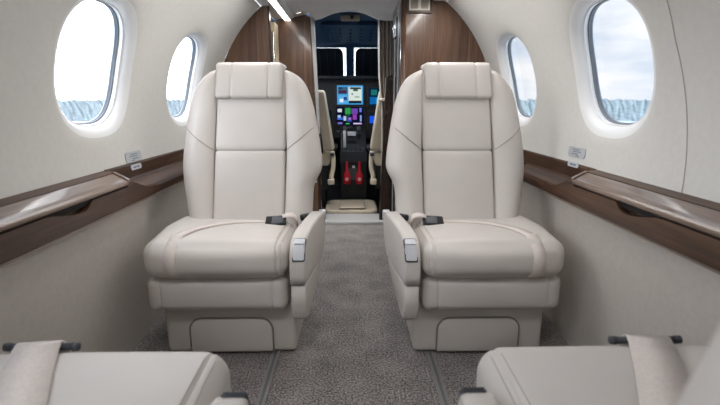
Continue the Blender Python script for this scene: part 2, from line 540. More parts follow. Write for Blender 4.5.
def downlight(x, y, label):
    z = ceil_z(x)
    t = thing('ceiling_light', label, 'light', (x, y, z))
    t.rotation_euler = (0, -.30 if x < 0 else .30, 0)
    obj('bezel', disc_stack(bmesh.new(), (0, 0, 0), [(.020, .004), (.020, -.004), (.027, -.006), (.031, -.003), (.031, .004)], 28), M['chrome'], t)
    obj('lamp', disc_stack(bmesh.new(), (0, 0, 0), [(.020, .002), (.020, -.001), (.012, -.003), (.001, -.004)], 24), M['bulb'], t)
downlight(-.325, 2.95, 'small round recessed downlight in the ceiling by the cockpit doorway')

# ------------------------------------------------------------------ partitions
def arc_panel(side, xi, ztop):
    pts = []
    a1 = math.asin((ztop-ZC)/R0)
    for k in range(25):
        a = -.30+(a1+.30)*k/24
        pts.append((side*(R0-.001)*math.cos(a), ZC+(R0-.001)*math.sin(a)))
    x0 = side*.75
    return [(side*xi, .0), (x0, 0)]+pts+[(side*xi, ztop)]

Fy = lambda u, v, t: (u, t, v)
t = thing('bulkhead_partition', 'glossy walnut partition with arched outer edge behind the left front seat', 'partition', (-.6, YBL, 0))
off = Vector((-.6, YBL, 0))
Fo = lambda u, v, y: Vector((u, y, v))-off
obj('wood_panel', prism(arc_panel(-1, .460, 1.352), YBL, YBL+.025, Fo, .002), M['woodv'], t, smooth=False)
bm = bmesh.new(); box(bm, -.461-off.x, -.453-off.x, YBL-.001-off.y, YBL+.027-off.y, 0, 1.345)
obj('upright_strip', bm, M['wooddark'], t, smooth=False)

t = thing('bulkhead_partition', 'glossy walnut partition with arched outer edge and air vent behind the right front seat', 'partition', (.55, YBR, 0))
off = Vector((.55, YBR, 0))
FoR = lambda u, v, y: Vector((u, y, v))-Vector((.55, YBR, 0))
pp = [(.285, 0), (.75, 0)]
a1 = math.asin((1.352-ZC)/R0)
pp += [((R0-.001)*math.cos(-.30+(a1+.30)*k/24), ZC+(R0-.001)*math.sin(-.30+(a1+.30)*k/24)) for k in range(25)]
pp += [(.438, 1.352), (.40, 1.344), (.36, ceil_z(.36)+.004), (.30, ceil_z(.30)+.004), (.285, ceil_z(.285)+.004)]
obj('wood_panel', prism(pp, YBR, YBR+.025, FoR, .002), M['woodv'], t, smooth=False)
rings = []
for z in (0, 1.375):
    ring = []
    for k in range(7):
        a = PI/2*k/6
        ring.append(Vector((.287-.026*math.sin(a), YBR+.026-.026*math.cos(a), z))-off)
    ring += [Vector((.261, YBR+.06, z))-off, Vector((.287, YBR+.06, z))-off]
    rings.append(ring)
o = obj('rounded_corner', loft(rings), M['woodv'], t)

# the cupboard side running forward from that corner
bm = bmesh.new(); box(bm, .261, .285, YBR+.045, YD+.02, 0, 1.385)
o = obj('closet_side', bm, M['wooddark'], None, smooth=False)
tag(o, 'dark glossy walnut cupboard side between right partition and cockpit curtain', 'cupboard')
bm = bmesh.new(); box(bm, .2585, .2615, YBR+.13, YBR+.15, 0.02, 1.36); obj('upright_strip', bm, M['satin'], o, smooth=False)  # vertical reflection on the gloss, added as a pale strip
bm = bmesh.new(); box(bm, .2585, .2615, YBR+.33, YBR+.36, 0.02, 1.36); obj('upright_strip', bm, M['satin'], o, smooth=False)  # second reflection strip, added likewise
bm = bmesh.new()
box(bm, .244, .262, YBR+.20, YBR+.26, 1.19, 1.30, .006)
disc_stack(bm, (.247, YBR+.23, 1.18), [(.008, 0), (.010, .01), (.010, .11), (.006, .12)], 14)
obj('hinge', bm, M['chrome'], o)

bm = prism([(.186, 0), (.2605, 0), (.2605, 1.0), (.222, .98)], YD-.003, YD+.02, lambda u, v, y: (u, y, v), .002)
tag(obj('doorway_post', bm, M['wooddark'], None, smooth=False), 'dark tapering post at the right of the cockpit doorway below the curtain', 'post')
# air vent on the right partition
t = thing('air_vent', 'bronze framed air vent with two off-white grilles high on right partition', 'vent', (.353, YBR-.004, 1.315))
F2 = lambda u, v, y: (u, y, v)
bm = prism(rrect(-.067, .067, -.036, .05, .008), .004, -.008, F2, .002)
obj('bezel', bm, M['ventf'], t, smooth=False)
for cx in (-.027, .027):
    bm = bmesh.new()
    prism(rrect(cx-.027, cx+.027, -.024, .036, .003), -.007, -.013, F2, .0015, bm=bm)
    g = obj('grille_frame', bm, M['ventw'], t, smooth=False)
    bm = bmesh.new()
    box(bm, cx-.019, cx+.019, -.0138, -.012, -.016, .028)
    for k in range(5):
        x = cx-.016+k*.008; box(bm, x-.0012, x+.0012, -.0155, -.0135, -.016, .028)
    obj('grille', bm, M['ventg'], g, smooth=False)

# left vestibule: outer lining, door pillar with rail, second wood panel
bm = bmesh.new(); sgrid(bm, -1, YBL, YD+.05, -.75, S_HI, 6, 24)
struct('wall_vestibule', bm, M['wall'])
bm = bmesh.new(); sgrid(bm, 1, YBR, YD+.05, -.75, S_HI, 6, 24)
struct('wall_galley', bm, M['wall'])
t = thing('door_pillar', 'cream door pillar with chrome rail between left partition and doorway panel', 'pillar', (-.49, 2.92, 0))
bm = bmesh.new(); box(bm, -.04, .026, -.02, .10, 0, 1.30, .006); obj('pillar_body', bm, M['cream'], t, smooth=False)
bm = bmesh.new(); tube(bm, [(.012, -.035, .1), (.012, -.035, 1.24)], .007, 10)
for z in (.15, .7, 1.2): tube(bm, [(.012, -.035, z), (.012, -.015, z)], .004, 8)
obj('grab_rail', bm, M['chrome'], t)

t = thing('doorway_panel', 'dark glossy walnut panel left of the cockpit doorway', 'panel', (-.38, YD, 0))
offp = Vector((-.38, YD, 0))
poly = [(-.60, 0), (-.232, 0), (-.250, 1.0), (-.262, 1.352), (-.31, 1.375), (-.36, 1.358), (-.397, 1.345), (-.46, 1.345), (-.60, 1.25)]
obj('wood_panel', prism(poly, 0, .03, lambda u, v, y: Vector((u, YD+y, v))-offp, .002), M['woodv'], t, smooth=False)
poly = [(-.232, .62), (-.215, .62), (-.239, 1.352), (-.262, 1.352)]
obj('edge_post', prism(poly, -.004, .034, lambda u, v, y: Vector((u, YD+y, v))-offp, .002), M['brushed'], t, smooth=False)
poly = [(-.236, 0), (-.214, 0), (-.215, .62), (-.236, .62)]
obj('lower_post', prism(poly, -.002, .034, lambda u, v, y: Vector((u, YD+y, v))-offp, .002), M['wooddark'], t, smooth=False)
bm = disc_stack(bmesh.new(), (-.247-offp.x, -.001, .29), [(.009, 0), (.009, -.006), (.004, -.010)], 14, 'y')
obj('stud', bm, M['chrome'], t)

# header over the doorway with an arched lower edge
pl = [(-.262, 1.335), (-.235, 1.338), (-.20, 1.345), (-.16, 1.362), (-.12, 1.377), (-.07, 1.388), (-.01, 1.392), (.04, 1.388), (.09, 1.375), (.13, 1.358), (.165, 1.345), (.20, 1.339), (.27, 1.336)]
top = [(.27, 1.40), (.2, 1.41), (-.2, 1.41), (-.262, 1.39)]
struct('trim_2', prism(pl+top, YD-.004, YD+.03, Fy), M['ceil'], smooth=False)
# sill
bm = bmesh.new(); box(bm, -.222, .262, YD-.055, YD+.18, 0, .022, .003)
sill = tag(obj('door_sill', bm, M['brushed'], None, smooth=False), 'brushed metal sill strip across the cockpit doorway floor', 'sill')

# ------------------------------------------------------------------ seats
OUT = [(.36, -.165), (.413, -.175), (.472, -.19), (.542, -.203), (.596, -.209), (.65, -.208), (.74, -.200), (.813, -.190), (.861, -.175), (.898, -.150), (.92, -.122), (.934, -.100)]
AIS = [(.36, .258), (.425, .262), (.50, .264), (.523, .268), (.548, .282), (.577, .298), (.63, .294), (.684, .286), (.787, .266), (.85, .246), (.898, .220), (.920, .191), (.934, .160)]
SL = [(.36, -.092), (.55, -.098), (.65, -.099), (.84, -.095), (.934, -.094)]
SR = [(.36, .162), (.65, .165), (.84, .156), (.934, .153)]
BS = -.010      # the backrest sits a little outboard of the cushion centre
OUT, AIS = [[(z, a+BS) for z, a in q] for q in (OUT, AIS)]
SEC = [(0, -.012), (.02, .000), (.10, .010), (.25, .019), (.42, .025), (.58, .025), (.72, .018), (.85, .006), (.95, -.012), (1.01, -.036), (1.03, -.060), (.98, -.088), (.8, -.100), (.4, -.102), (0, -.102)]

def seat(label, loc, rotz, mir, by=.22, k=.36, cy1=.30, arm_dy=0., near=False, so=0.):
    t = thing('cabin_seat', label, 'seat', loc, rotz)
    lea = M['leather']
    A = lambda bm: mirror(bm, mir)
    sg = -1 if mir else 1
    # base
    obj('base', A(pad((-.207, 0, .004), (.224, .33, .180), .018, (10, 6, 4), (0, .004, 0))), M['leather2'], t)
    poly = rrect(-.122, .145, .014, .130, (.002, .002, .04, .04), 6)
    ap = obj('access_panel', A(prism(poly, .0, -.0085, lambda u, v, y: (u, y-.002, v), .0025)), M['leather2'], t)
    bm = bmesh.new(); tube(bm, [(u, -.0055, v) for u, v in [(-.125, .012)]+rrect(-.125, .148, .012, .133, (.002, .002, .043, .043), 6)[6:]+[(-.125, .03)]], .0022, 6)
    obj('seam', A(bm), M['thread'], ap)
    # leg rest tier
    obj('leg_rest', A(pad((-.232, -.058, .176), (.206, .27, .294), .028, (16, 8, 4), (0, .012, 0), [(0, -.186, .004), (0, .158, .004)])), lea, t)
    # seat cushion
    def cd(x, y, z):
        f = (y+.10)/.4
        z2 = z-(.020*max(0, f) if z > .34 else 0)
        # the outer front corner is cut back a little
        yy = y+max(0, (-x-.17))*.12*(1 if y < .05 else max(0, 1-(y-.05)/.1))
        if z > .34: z2 += .016*max(0, min(1, (-x-.08)/.12))*max(0, min(1, (y+.04)/.12))
        return (x, yy, z2)
    cbm = A(pad((-.229, -.092, .293), (.214, cy1, .416), .046, (18, 16, 4), (0, .016, .014), [(0, .186, .003)], cd))
    bv = BVHTree.FromBMesh(cbm)
    cu = obj('seat_cushion', cbm, lea, t)
    bm = bmesh.new()
    for a in (.178, .194):
        pts = []
        for q in [(.28, None), (.2, None), (.1, None), (.02, None), (-.04, None)]:
            h = bv.ray_cast(Vector((sg*a, q[0], 1)), Vector((0, 0, -1)))
            if h[0]: pts.append(h[0]+h[1]*.0004)
        for z in (.40, .385, .36, .33, .30):
            h = bv.ray_cast(Vector((sg*a, -.6, z)), Vector((0, 1, 0)))
            if h[0]: pts.append(h[0]+h[1]*.0004)
        tube(bm, pts, .0009, 5)
    obj('piping', bm, M['piping'], cu)
    # backrest: middle panel, two bolsters, shell
    yof = lambda z: by+k*(z-.40)
    def bd(x, y, z): return (x, y+yof(z), z)
    mid = A(pad((-.096, -.006, .35), (.163, .09, .935), .012, (10, 4, 20), (0, .010, 0), [(2, .648, .006)], bd))
    back = obj('backrest', mid, lea, t)
    for (nm, inner, outer) in (('a', SR, AIS), ('o', SL, OUT)):
        rings = []
        zs = [.352, .38, .413, .45, .50, .523, .548, .577, .61, .65, .70, .75, .80, .84, .87, .90, .92, .936, .945]
        for i, z in enumerate(zs):
            a0 = interp(inner, z-.008*(z > .8)); a1 = interp(outer, z-.012*max(0, min(1, (z-.7)/.15))); a1 += .008 if nm == 'a' else -.006; w = a1-a0
            g = min(1, abs(w)/.07)*(.55 if i in (0, len(zs)-1) else 1)
            if nm == 'a': g *= 1.0+.35*max(0, 1-abs(z-.62)/.2)
            rings.append([(a0+w*u, yof(z)-(f if f < 0 else f*g), z) for u, f in SEC])
        rings[-1] = [(p[0]*.97+.003, p[1]+.01, p[2]) for p in rings[-1]]
        b = A(loft(rings))
        bb = BVHTree.FromBMesh(b)
        wing = obj('side_bolster', b, lea, back, sub=1)
        # diagonal stitch line across the bolster
        bm = bmesh.new(); pts = []
        a0, a1 = (.168, .266) if nm == 'a' else (-.103, -.206)
        for q in range(9):
            f = q/8
            h = bb.ray_cast(Vector((sg*(a0+(a1-a0)*f), -2, .650+.080*f)), Vector((0, 1, 0)))
            if h[0]: pts.append(h[0]+h[1]*.0008)
        if len(pts) > 2 and not near: tube(bm, pts, .0011, 5); obj('stitch_line', bm, M['thread'], wing)
        else: bm.free()
    obj('back_shell', A(pad((-.16, .10, .33), (.21, .135, .84), .016, (6, 2, 8), (0, 0, 0), (), bd)), M['leather2'], t)
    # headrest
    hr = obj('headrest', A(pad((-.100, -.026, .836), (.150, .105, .970), .014, (12, 6, 8), (0, .003, .002), [(0, -.042, .0045), (0, .097, .0045)], bd)), lea, t)
    bm = bmesh.new()
    for x in (-.106, .156):
        tube(bm, [(x*.99, yof(.92)+.05, .92), (x*.99, yof(.955)+.05, .952)], .003, 8)
        obj('headrest_pin', A(bm), M['blackm'], t); bm = bmesh.new()
    bm.free()
    # armrest on the aisle side, splayed towards its back end
    def af(u, v, a):
        yy = u+arm_dy
        return (a+.042*(u+.08)/.34, yy, v)
    up = [(-.077, .275), (-.080, .305), (-.079, .345), (-.070, .385), (-.052, .410), (-.02, .424), (.05, .431), (.15, .433), (.24, .432), (.262, .420), (.266, .38), (.262, .345), (.235, .30), (.205, .275)]
    arm = obj('armrest', A(prism(up, .217, .267, af, .009, 3)), lea, t)
    lowp = [(-.074, .270), (-.072, .21), (-.066, .164), (-.058, .154), (-.03, .154), (.09, .205), (.198, .270)]
    obj('armrest_lower', A(prism(lowp, .219, .266, af, .007, 3)), M['leather2'], arm)
    # control switch on the sloping front
    def sf(u, v, d):
        # v runs down the slope from the top
        prof = [(-.048, .4135), (-.071, .385), (-.0805, .345), (-.081, .30)]
        L = 0; y, z = prof[0]; ny, nz = -.6, .8
        for (p, q) in zip(prof, prof[1:]):
            sl = math.hypot(q[0]-p[0], q[1]-p[1])
            if v <= L+sl or q is prof[-1]:
                f = (v-L)/sl; y = p[0]+(q[0]-p[0])*f; z = p[1]+(q[1]-p[1])*f
                ny, nz = (q[1]-p[1])/sl, -(q[0]-p[0])/sl
                break
            L += sl
        yy = y+ny*d; zz = z+nz*d
        return (u+.042*(yy+.08)/.34, yy+arm_dy, zz)
    sw = bmesh.new(); prism(rrect(.2300, .2640, .0, .018, .004), .0, .006, sf, .0015, bm=sw)
    prism(rrect(.2310, .2640, .020, .067, .005), .0, .005, sf, .0015, bm=sw)
    obj('control_switch', A(sw), M['charcoal' if near else 'satin'], arm, smooth=False)
    sw = bmesh.new(); prism(rrect(.2275, .2665, -.003, .071, .006), -.003, .0015, sf, bm=sw)
    obj('switch_bezel', A(sw), M['charcoal'], arm, smooth=False)
    bm = bmesh.new(); box(bm, .222, .252, .20+arm_dy, .245+arm_dy, .405, .428, .005); obj('arm_pivot', A(bm), M['black'], arm)
    # side latch behind the armrest
    bm = bmesh.new(); box(bm, .285, .312, .262+arm_dy, .285+arm_dy, .392, .430, .005); obj('recline_lever', A(bm), M['satin'], arm)
    # lap belt across the cushion
    def drape(path, lift):
        out = []
        for (a, y) in path:
            h = bv.ray_cast(Vector((sg*a, y, 1)), Vector((0, 0, -1)))
            out.append(Vector((a, y, (h[0].z if h[0] else .40)+lift)))
        return out
    if not near:
        core = smoothpath([(.13, .165, 0), (.06, .150, 0), (-.005, .127, 0), (-.055, .092, 0), (-.092, .045, 0), (-.117, -.01, 0), (-.127, -.045, 0)], 6)
        pts = drape([(p[0], p[1]) for p in core], .003)
        for z in (.392, .37, .345, .315, .292):
            h = bv.ray_cast(Vector((sg*-.130, -.6, z)), Vector((0, 1, 0)))
            if h[0]: pts.append(Vector((-.130, h[0].y-.003, z)))
        side = []
        for i, p in enumerate(pts):
            tg = (pts[min(i+1, len(pts)-1)]-pts[max(i-1, 0)])
            up_ = Vector((0, 0, 1)) if i < len(core)-2 else Vector((0, -1, .35 if i < len(core)+1 else 0))
            side.append(tg.cross(up_))
        belt = obj('seat_belt', A(ribbon(pts, side, .036, .004)), M['belt'], t)
        # short end with its kink by the armrest
        pts = [Vector(p) for p in ((.165, .165, .432), (.185, .170, .436), (.203, .175, .434), (.214, .185, .420), (.214, .20, .400))]
        bm = ribbon(pts, [(0, 1, .1)]*5, .036, .0035)
        obj('short_strap', A(bm), M['belt'], belt)
        bm = bmesh.new()
        zt = .421
        bk = lambda u, v, z: (u+.004, .150+v*.87-(z-zt)*.5, zt-.009+v*.5+(z-zt)*.87)
        prism([(.105, -.020), (.160, -.025), (.176, -.014), (.176, .016), (.160, .027), (.105, .022)], zt-.004, zt+.012, bk, .003, bm=bm)
        obj('buckle', A(bm), M['blackm'], belt)
        bm = bmesh.new()
        prism([(.128, -.019), (.168, -.014), (.168, .016), (.128, .020)], zt+.012, zt+.0165, bk, .002, bm=bm)
        prism([(.148, -.034), (.160, -.034), (.160, -.020), (.148, -.020)], zt-.006, zt+.004, bk, .002, bm=bm)
        obj('buckle_lever', A(bm), M['charcoal'], belt)
    else:
        # wide webbing strap looped over a black bar at the front edge of the cushion
        bm = bmesh.new(); tube(bm, [(-.158+so, -.070, .420), (-.046+so, -.070, .420)], .0062, 10)
        for x in (-.158+so, -.046+so): disc_stack(bm, (x, -.070, .420), [(.002, -.006), (.0072, -.005), (.0072, .005), (.002, .006)], 12, 'x')
        bar = obj('strap_bar', A(bm), M['charcoal'], t)
        core = smoothpath([(x+so, y, 0) for x, y in ((-.104, -.070), (-.096, -.04), (-.072, .01), (-.046, .06), (-.014, .12), (.022, .19), (.055, .25))], 5)
        pts = drape([(p[0], p[1]) for p in core], .004)
        pts[0].z = .4285; pts[1].z = max(pts[1].z, .4285)
        for i in range(2, 7): pts[i].z = max(pts[i].z, .4285-(i-1)*.0016)
        hang = [Vector((-.104+so, -.082, .421)), Vector((-.104+so, -.094, .385)), Vector((-.104+so, -.106, .34)), Vector((-.104+so, -.108, .29))]
        allp = hang[::-1]+pts
        side = []
        for i, p in enumerate(allp):
            f = .6*max(0, min(1, (i-3)/12))
            side.append(Vector((1, -.10-.45*f, 0)) if i > 3 else Vector((1, 0, 0)))
        obj('webbing_strap', A(ribbon(allp, side, .070, .003)), M['belt'], t)
    return t

seat('beige leather cabin seat facing us on the left, beside the walnut ledge', (-.411, 1.370, 0), 0, False)
seat('beige leather cabin seat facing us on the right, in front of the vent', (.425, 1.36, 0), 0, True)
seat('beige leather cabin seat facing away, only its near cushion corner shown at lower left', (-.420, .625, 0), PI, True, by=.42, k=1.0, cy1=.44, arm_dy=.105, near=True)
seat('beige leather cabin seat facing away at lower right, backrest edge blurring past us', (.425, .63, 0), PI, False, by=.402, k=.16, cy1=.44, arm_dy=.105, near=True, so=.022)

# ------------------------------------------------------------------ cockpit
YC = 4.15
# lining: floor, sides, roof, nose wall around the windshield
bm = bmesh.new(); box(bm, -.75, .75, YD+.125, 4.75, -.10, .0)
struct('floor_cockpit', bm, M['panelblk'], smooth=False)
for s, nm in ((-1, 'left'), (1, 'right')):
    bm = bmesh.new(); sgrid(bm, s, YD+.03, 4.9, -.85, .20, 8, 12); sgrid(bm, s, YD+.03, 4.9, .52, .80, 8, 5)
    sgrid(bm, s, YD+.03, 3.35, .20, .52, 2, 6); sgrid(bm, s, 4.25, 4.9, .20, .52, 3, 6)
    cw = struct('wall_cockpit_'+nm, bm, M['navy'])
    bm = bmesh.new(); sgrid(bm, s, 3.35, 4.25, .20, .52, 1, 6); struct('side_pane', bm, M['glass'], cw)
rings = []
for y, zf in ((YD+.03, 1.40), (3.5, 1.395), (4.0, 1.34), (4.15, 1.315)):
    rings.append([(x, y, zf-.05*(abs(x)/.55)**2) for x in (-.62, -.45, -.3, -.15, 0, .15, .3, .45, .62)])
struct('ceiling_cockpit', loft(rings, closed=False, caps=False), M['navy'])
# blanking wall between the cabin lining and the doorway, behind the wood
bm = bmesh.new(); box(bm, .262, .79, YD+.02, YD+.035, 0, 1.4); struct('wall_front', bm, M['navy'], smooth=False)
bm = bmesh.new(); box(bm, -.79, -.26, YD+.031, YD+.04, 0, 1.4); struct('wall_front_left', bm, M['navy'], smooth=False)

bm = bmesh.new(); box(bm, -.78, .78, 4.55, 4.58, -.1, 1.06); struct('wall_nose', bm, M['panelblk'], smooth=False)
# windshield: two raked panes in a dark frame with a broad centre post
def wsy(z): return 4.45-(z-1.06)*1.25
zb, zt = 1.05, 1.312
wf = bmesh.new()
def slab(bm, x0, x1, z0, z1, t=.03, d=0):
    vs = []
    for dd in (0, t):
        for (x, z) in ((x0, z0), (x1, z0), (x1, z1), (x0, z1)):
            vs.append(bm.verts.new((x, wsy(z)+dd+d, z)))
    for f in ((0, 1, 2, 3), (7, 6, 5, 4), (0, 4, 5, 1), (1, 5, 6, 2), (2, 6, 7, 3), (3, 7, 4, 0)):
        bm.faces.new([vs[i] for i in f])
slab(wf, -.70, .70, 1.296, 1.42); slab(wf, -.70, .70, .95, 1.052)
slab(wf, -.052, .020, 1.05, 1.30); slab(wf, -.70, -.36, 1.05, 1.30); slab(wf, .325, .70, 1.05, 1.30)
w5 = struct('window_11', wf, M['navy'], smooth=False)
for x0, x1 in ((-.36, -.052), (.020, .325)):
    g = bmesh.new(); slab(g, x0, x1, 1.05, 1.30, .006, .012); struct('pane', g, M['glass'], w5, smooth=False)
for x0, x1, nm, r in ((-.36, -.077, 'left', (.01, .03, .045, .02)), (.032, .325, 'right', (.03, .01, .02, .045))):
    poly = rrect(x0, x1, 1.058, 1.2905, r, 5)
    bm = bmesh.new()
    prism(poly, -.016, -.004, lambda u, v, d: (u, wsy(v)+d, v), .004, bm=bm)
    o = obj('sun_shade', bm, M['shade'], None, smooth=False)
    tag(o, 'black sun shade filling the %s windshield, bright gap along its edges' % nm, 'shade')
    bm = bmesh.new()
    n = 4
    for kx in range(1, n):
        x = x0+(x1-x0)*kx/n
        tube(bm, [(x, wsy(1.06)-.017, 1.06), (x, wsy(1.275)-.017, 1.275)], .003, 6)
    obj('quilting', bm, M['glare'], o)

# overhead panel
t = thing('overhead_panel', 'dark blue overhead switch panel on the cockpit roof above the windshield', 'panel', (-.01, 3.75, 1.33))
F3 = lambda u, v, z: (u, v, z-.10*(v-.0))
bm = prism(rrect(-.22, .22, -.33, .24, .04), -.008, .03, lambda u, v, z: (u, v, z+.015-.085*v), .004)
obj('panel_body', bm, M['navy'], t, smooth=False)
for i in range(5):
    for j in range(4):
        bm = disc_stack(bmesh.new(), (-.16+i*.08, -.2+j*.11, .0+.02-.085*(-.2+j*.11)-.012), [(.009, .008), (.009, -.006), (.005, -.012)], 10)
        obj('switch', bm, M['navy'], t)
t = thing('dome_light', 'small grey cockpit dome light unit at the top of the doorway arch', 'light', (-.01, 3.2, 1.385))
bm = bmesh.new(); box(bm, -.065, .065, -.03, .03, -.028, .004, .008); obj('housing', bm, M['ventg'], t)
bm = disc_stack(bmesh.new(), (.012, -.03, -.012), [(.012, 0), (.012, -.004), (.006, -.008)], 14, 'y'); obj('lens', bm, M['black'], t)

# instrument panel
t = thing('instrument_panel', 'black cockpit instrument panel with glowing displays under the glareshield', 'panel', (0, YC, .5))
offi = Vector((0, YC, .5))
bm = bmesh.new(); box(bm, -.66, .66, .0, .25, .0, .54, .01); obj('panel_face', bm, M['panelblk'], t, smooth=False)
prof = [(-.10, .528), (-.105, .540), (-.09, .552), (.25, .554), (.25, .52), (-.06, .522)]
obj('glareshield', prism(prof, -.68, .68, lambda u, v, x: (x, u, v), .004), M['glare'], t)
def display(x0, x1, z0, z1, blocks, back):
    bm = prism(rrect(x0-.014, x1+.014, z0-.014, z1+.014, .008), .002, -.014, lambda u, v, y: (u, y, v-.5), .003)
    d = obj('display', bm, M['black'], t, smooth=False)
    bm = bmesh.new(); box(bm, x0, x1, -.0155, -.0135, z0-.5, z1-.5); s = obj('screen', bm, emit('screen_base', *back), d, smooth=False)
    groups = {}
    for (u0, u1, v0, v1, col, st) in blocks: groups.setdefault((col, st), []).append((u0, u1, v0, v1))
    # graphics grouped by colour, one flat layer on the screen
    W, Hh = x1-x0, z1-z0
    mats = []; bm = bmesh.new()
    for gi, ((col, st), rects) in enumerate(groups.items()):
        mats.append(emit('screen_colour', col, st))
        for (u0, u1, v0, v1) in rects:
            n0 = len(bm.faces)
            ys = -.0162-.0003*gi
            vs = [bm.verts.new((x0+W*u, ys, z0+Hh*v-.5)) for u, v in ((u0, v0), (u1, v0), (u1, v1), (u0, v1))]
            f = bm.faces.new(vs); f.material_index = gi
    obj('screen_graphics', bm, mats, d, smooth=False)
E1 = [(.04, .40, .55, .92, (60, 96, 124), 1), (.06, .36, .58, .74, (70, 40, 70), 1), (.06, .2, .80, .9, (30, 60, 90), 1), (.05, .40, .06, .48, (92, 170, 225), 1),
      (.1, .24, .12, .3, (225, 240, 250), 1), (.26, .38, .22, .4, (40, 70, 130), 1),
      (.44, .95, .12, .92, (214, 226, 214), 1), (.50, .92, .80, .90, (40, 58, 60), 1), (.62, .80, .70, .82, (60, 84, 80), 1), (.55, .62, .5, .6, (120, 150, 190), 1), (.68, .86, .36, .44, (150, 175, 170), 1), (.45, .94, .06, .2, (20, 34, 44), 1)]
display(-.133, .099, .807, .973, E1, ((70, 165, 230), .9))
E2 = [(.05, .2, .72, .9, (225, 232, 240), .9), (.05, .16, .35, .55, (170, 205, 240), .9), (.04, .24, .3, .42, (70, 110, 230), .9), (.32, .52, .6, .95, (50, 160, 80), .9), (.36, .5, .5, .62, (30, 90, 60), .8),
      (.55, .78, .62, .92, (120, 80, 180), .8), (.6, .74, .3, .6, (160, 70, 190), .8), (.4, .56, .2, .45, (60, 90, 190), .8), (.26, .36, .25, .5, (180, 210, 235), .9), (.84, .92, .72, .95, (110, 130, 240), .9), (.86, .92, .2, .55, (150, 180, 240), .8),
      (.34, .48, .05, .12, (60, 180, 90), .9), (.05, .22, .06, .16, (130, 120, 220), .8), (.62, .92, .05, .13, (220, 200, 245), .9), (.45, .52, .3, .4, (230, 120, 200), .8)]
display(-.142, .106, .624, .785, E2, ((16, 18, 44), .8))
E3 = [(.05, .5, .1, .5, (20, 110, 180), .8), (.3, .9, .15, .45, (30, 150, 220), .9), (.1, .35, .6, .9, (40, 130, 130), .7), (.5, .8, .55, .75, (60, 170, 120), .7), (.6, .9, .8, .92, (30, 90, 140), .8)]
display(.150, .36, .794, .951, E3, ((12, 40, 66), .8))
E4 = [(.05, .5, .3, .75, (30, 90, 235), .9)]
display(.150, .33, .60, .74, E4, ((26, 34, 46), .8))
E5 = [(.55, .8, .65, .85, (70, 200, 120), .9), (.6, .95, .35, .55, (80, 170, 230), .9), (.55, .9, .1, .25, (70, 110, 220), .8)]
display(-.42, -.185, .59, .755, E5, ((14, 24, 40), .8))
for i in range(9): obj('knob', disc_stack(bmesh.new(), (-.10+i*.022, -.004, .60-.5), [(.006, .004), (.006, -.010), (.004, -.012)], 10, 'y'), M['charcoal'], t)
for i in range(6): obj('button', nbox(-.14+i*.045, -.115+i*.045, -.008, .004, .055, .075, .002), M['charcoal'], t)
for x in (-.35, -.27): obj('gauge', disc_stack(bmesh.new(), (x, -.0, .35), [(.03, .004), (.03, -.008), (.024, -.012)], 18, 'y'), M['charcoal'], t)

# centre pedestal
t = thing('centre_pedestal', 'black cockpit centre pedestal with power levers between the pilot seats', 'pedestal', (0, 3.68, 0))
cx = .012
body = [(0, .02), (0, .37), (.02, .412), (.08, .425), (.16, .45), (.26, .56), (.46, .575), (.46, .02)]
obj('pedestal_body', prism(body, cx-.108, cx+.108, lambda u, v, x: (x, u, v), .006), M['panelblk'], t, smooth=False)
bm = bmesh.new()
prism(rrect(cx-.112, cx+.112, .345, .435, .01), -.008, .02, lambda u, v, y: (u, y, v), .004, bm=bm)
obj('top_box', bm, M['glare'], t, smooth=False)
bm = bmesh.new()
for i in range(5):
    for j in range(2): box(bm, cx-.09+i*.038, cx-.064+i*.038, .03+j*.05, .06+j*.05, .418+j*.012, .44+j*.012, .002)
obj('keypad', bm, M['charcoal'], t, smooth=False)
bm = bmesh.new(); box(bm, cx-.05, cx+.03, -.013, -.005, .20, .30, .003); obj('front_cover', bm, M['charcoal'], t, smooth=False)
bm = bmesh.new(); box(bm, cx-.012, cx+.010, -.012, -.004, .295, .318, .003); obj('latch', bm, M['satin'], t, smooth=False)
for i, (x, y) in enumerate(((-.07, .20), (-.02, .22), (.045, .20))):
    bm = bmesh.new(); tube(bm, [(cx+x, y+.04, .47), (cx+x, y+.01, .56), (cx+x, y-.02, .60)], .006, 8)
    box(bm, cx+x-.018, cx+x+.018, y-.035, y-.005, .585, .625, .006)
    obj('power_lever', bm, [M['charcoal'], M['black'], M['charcoal']][i], t)
bm = bmesh.new(); box(bm, cx-.085, cx-.062, .03, .05, .46, .60, .004); obj('flap_lever', bm, M['satin'], t)
bm = bmesh.new(); box(bm, cx-.05, cx+.02, .13, .15, .55, .585, .003); obj('label_plate', bm, M['satin'], t, smooth=False)

# two red covers hanging on the pedestal front
for x, nm in ((-.050, 'left'), (.052, 'right')):
    pr = [(.004, .135), (.022, .005), (.0285, .010), (.030, .03), (.030, .075), (.022, .095), (.012, .115), (.009, .16), (.010, .185), (.005, .19)]
    t = thing('red_cover', 'red bottle-shaped cover hanging on the pedestal front, %s one of the pair' % nm, 'cover', (cx+x-.006, 3.652, .165), 0, 'red covers on the pedestal')
    b = disc_stack(bmesh.new(), (0, 0, 0), [(.004, 0)]+pr[1:], 20)
    for v in b.verts: v.co.y *= .55
    obj('cover_body', b, M['red'], t)
    obj('disc', disc_stack(bmesh.new(), (0, -.0155, .045), [(.015, .004), (.015, -.002), (.010, -.003)], 18, 'y'), M['pink'], t)

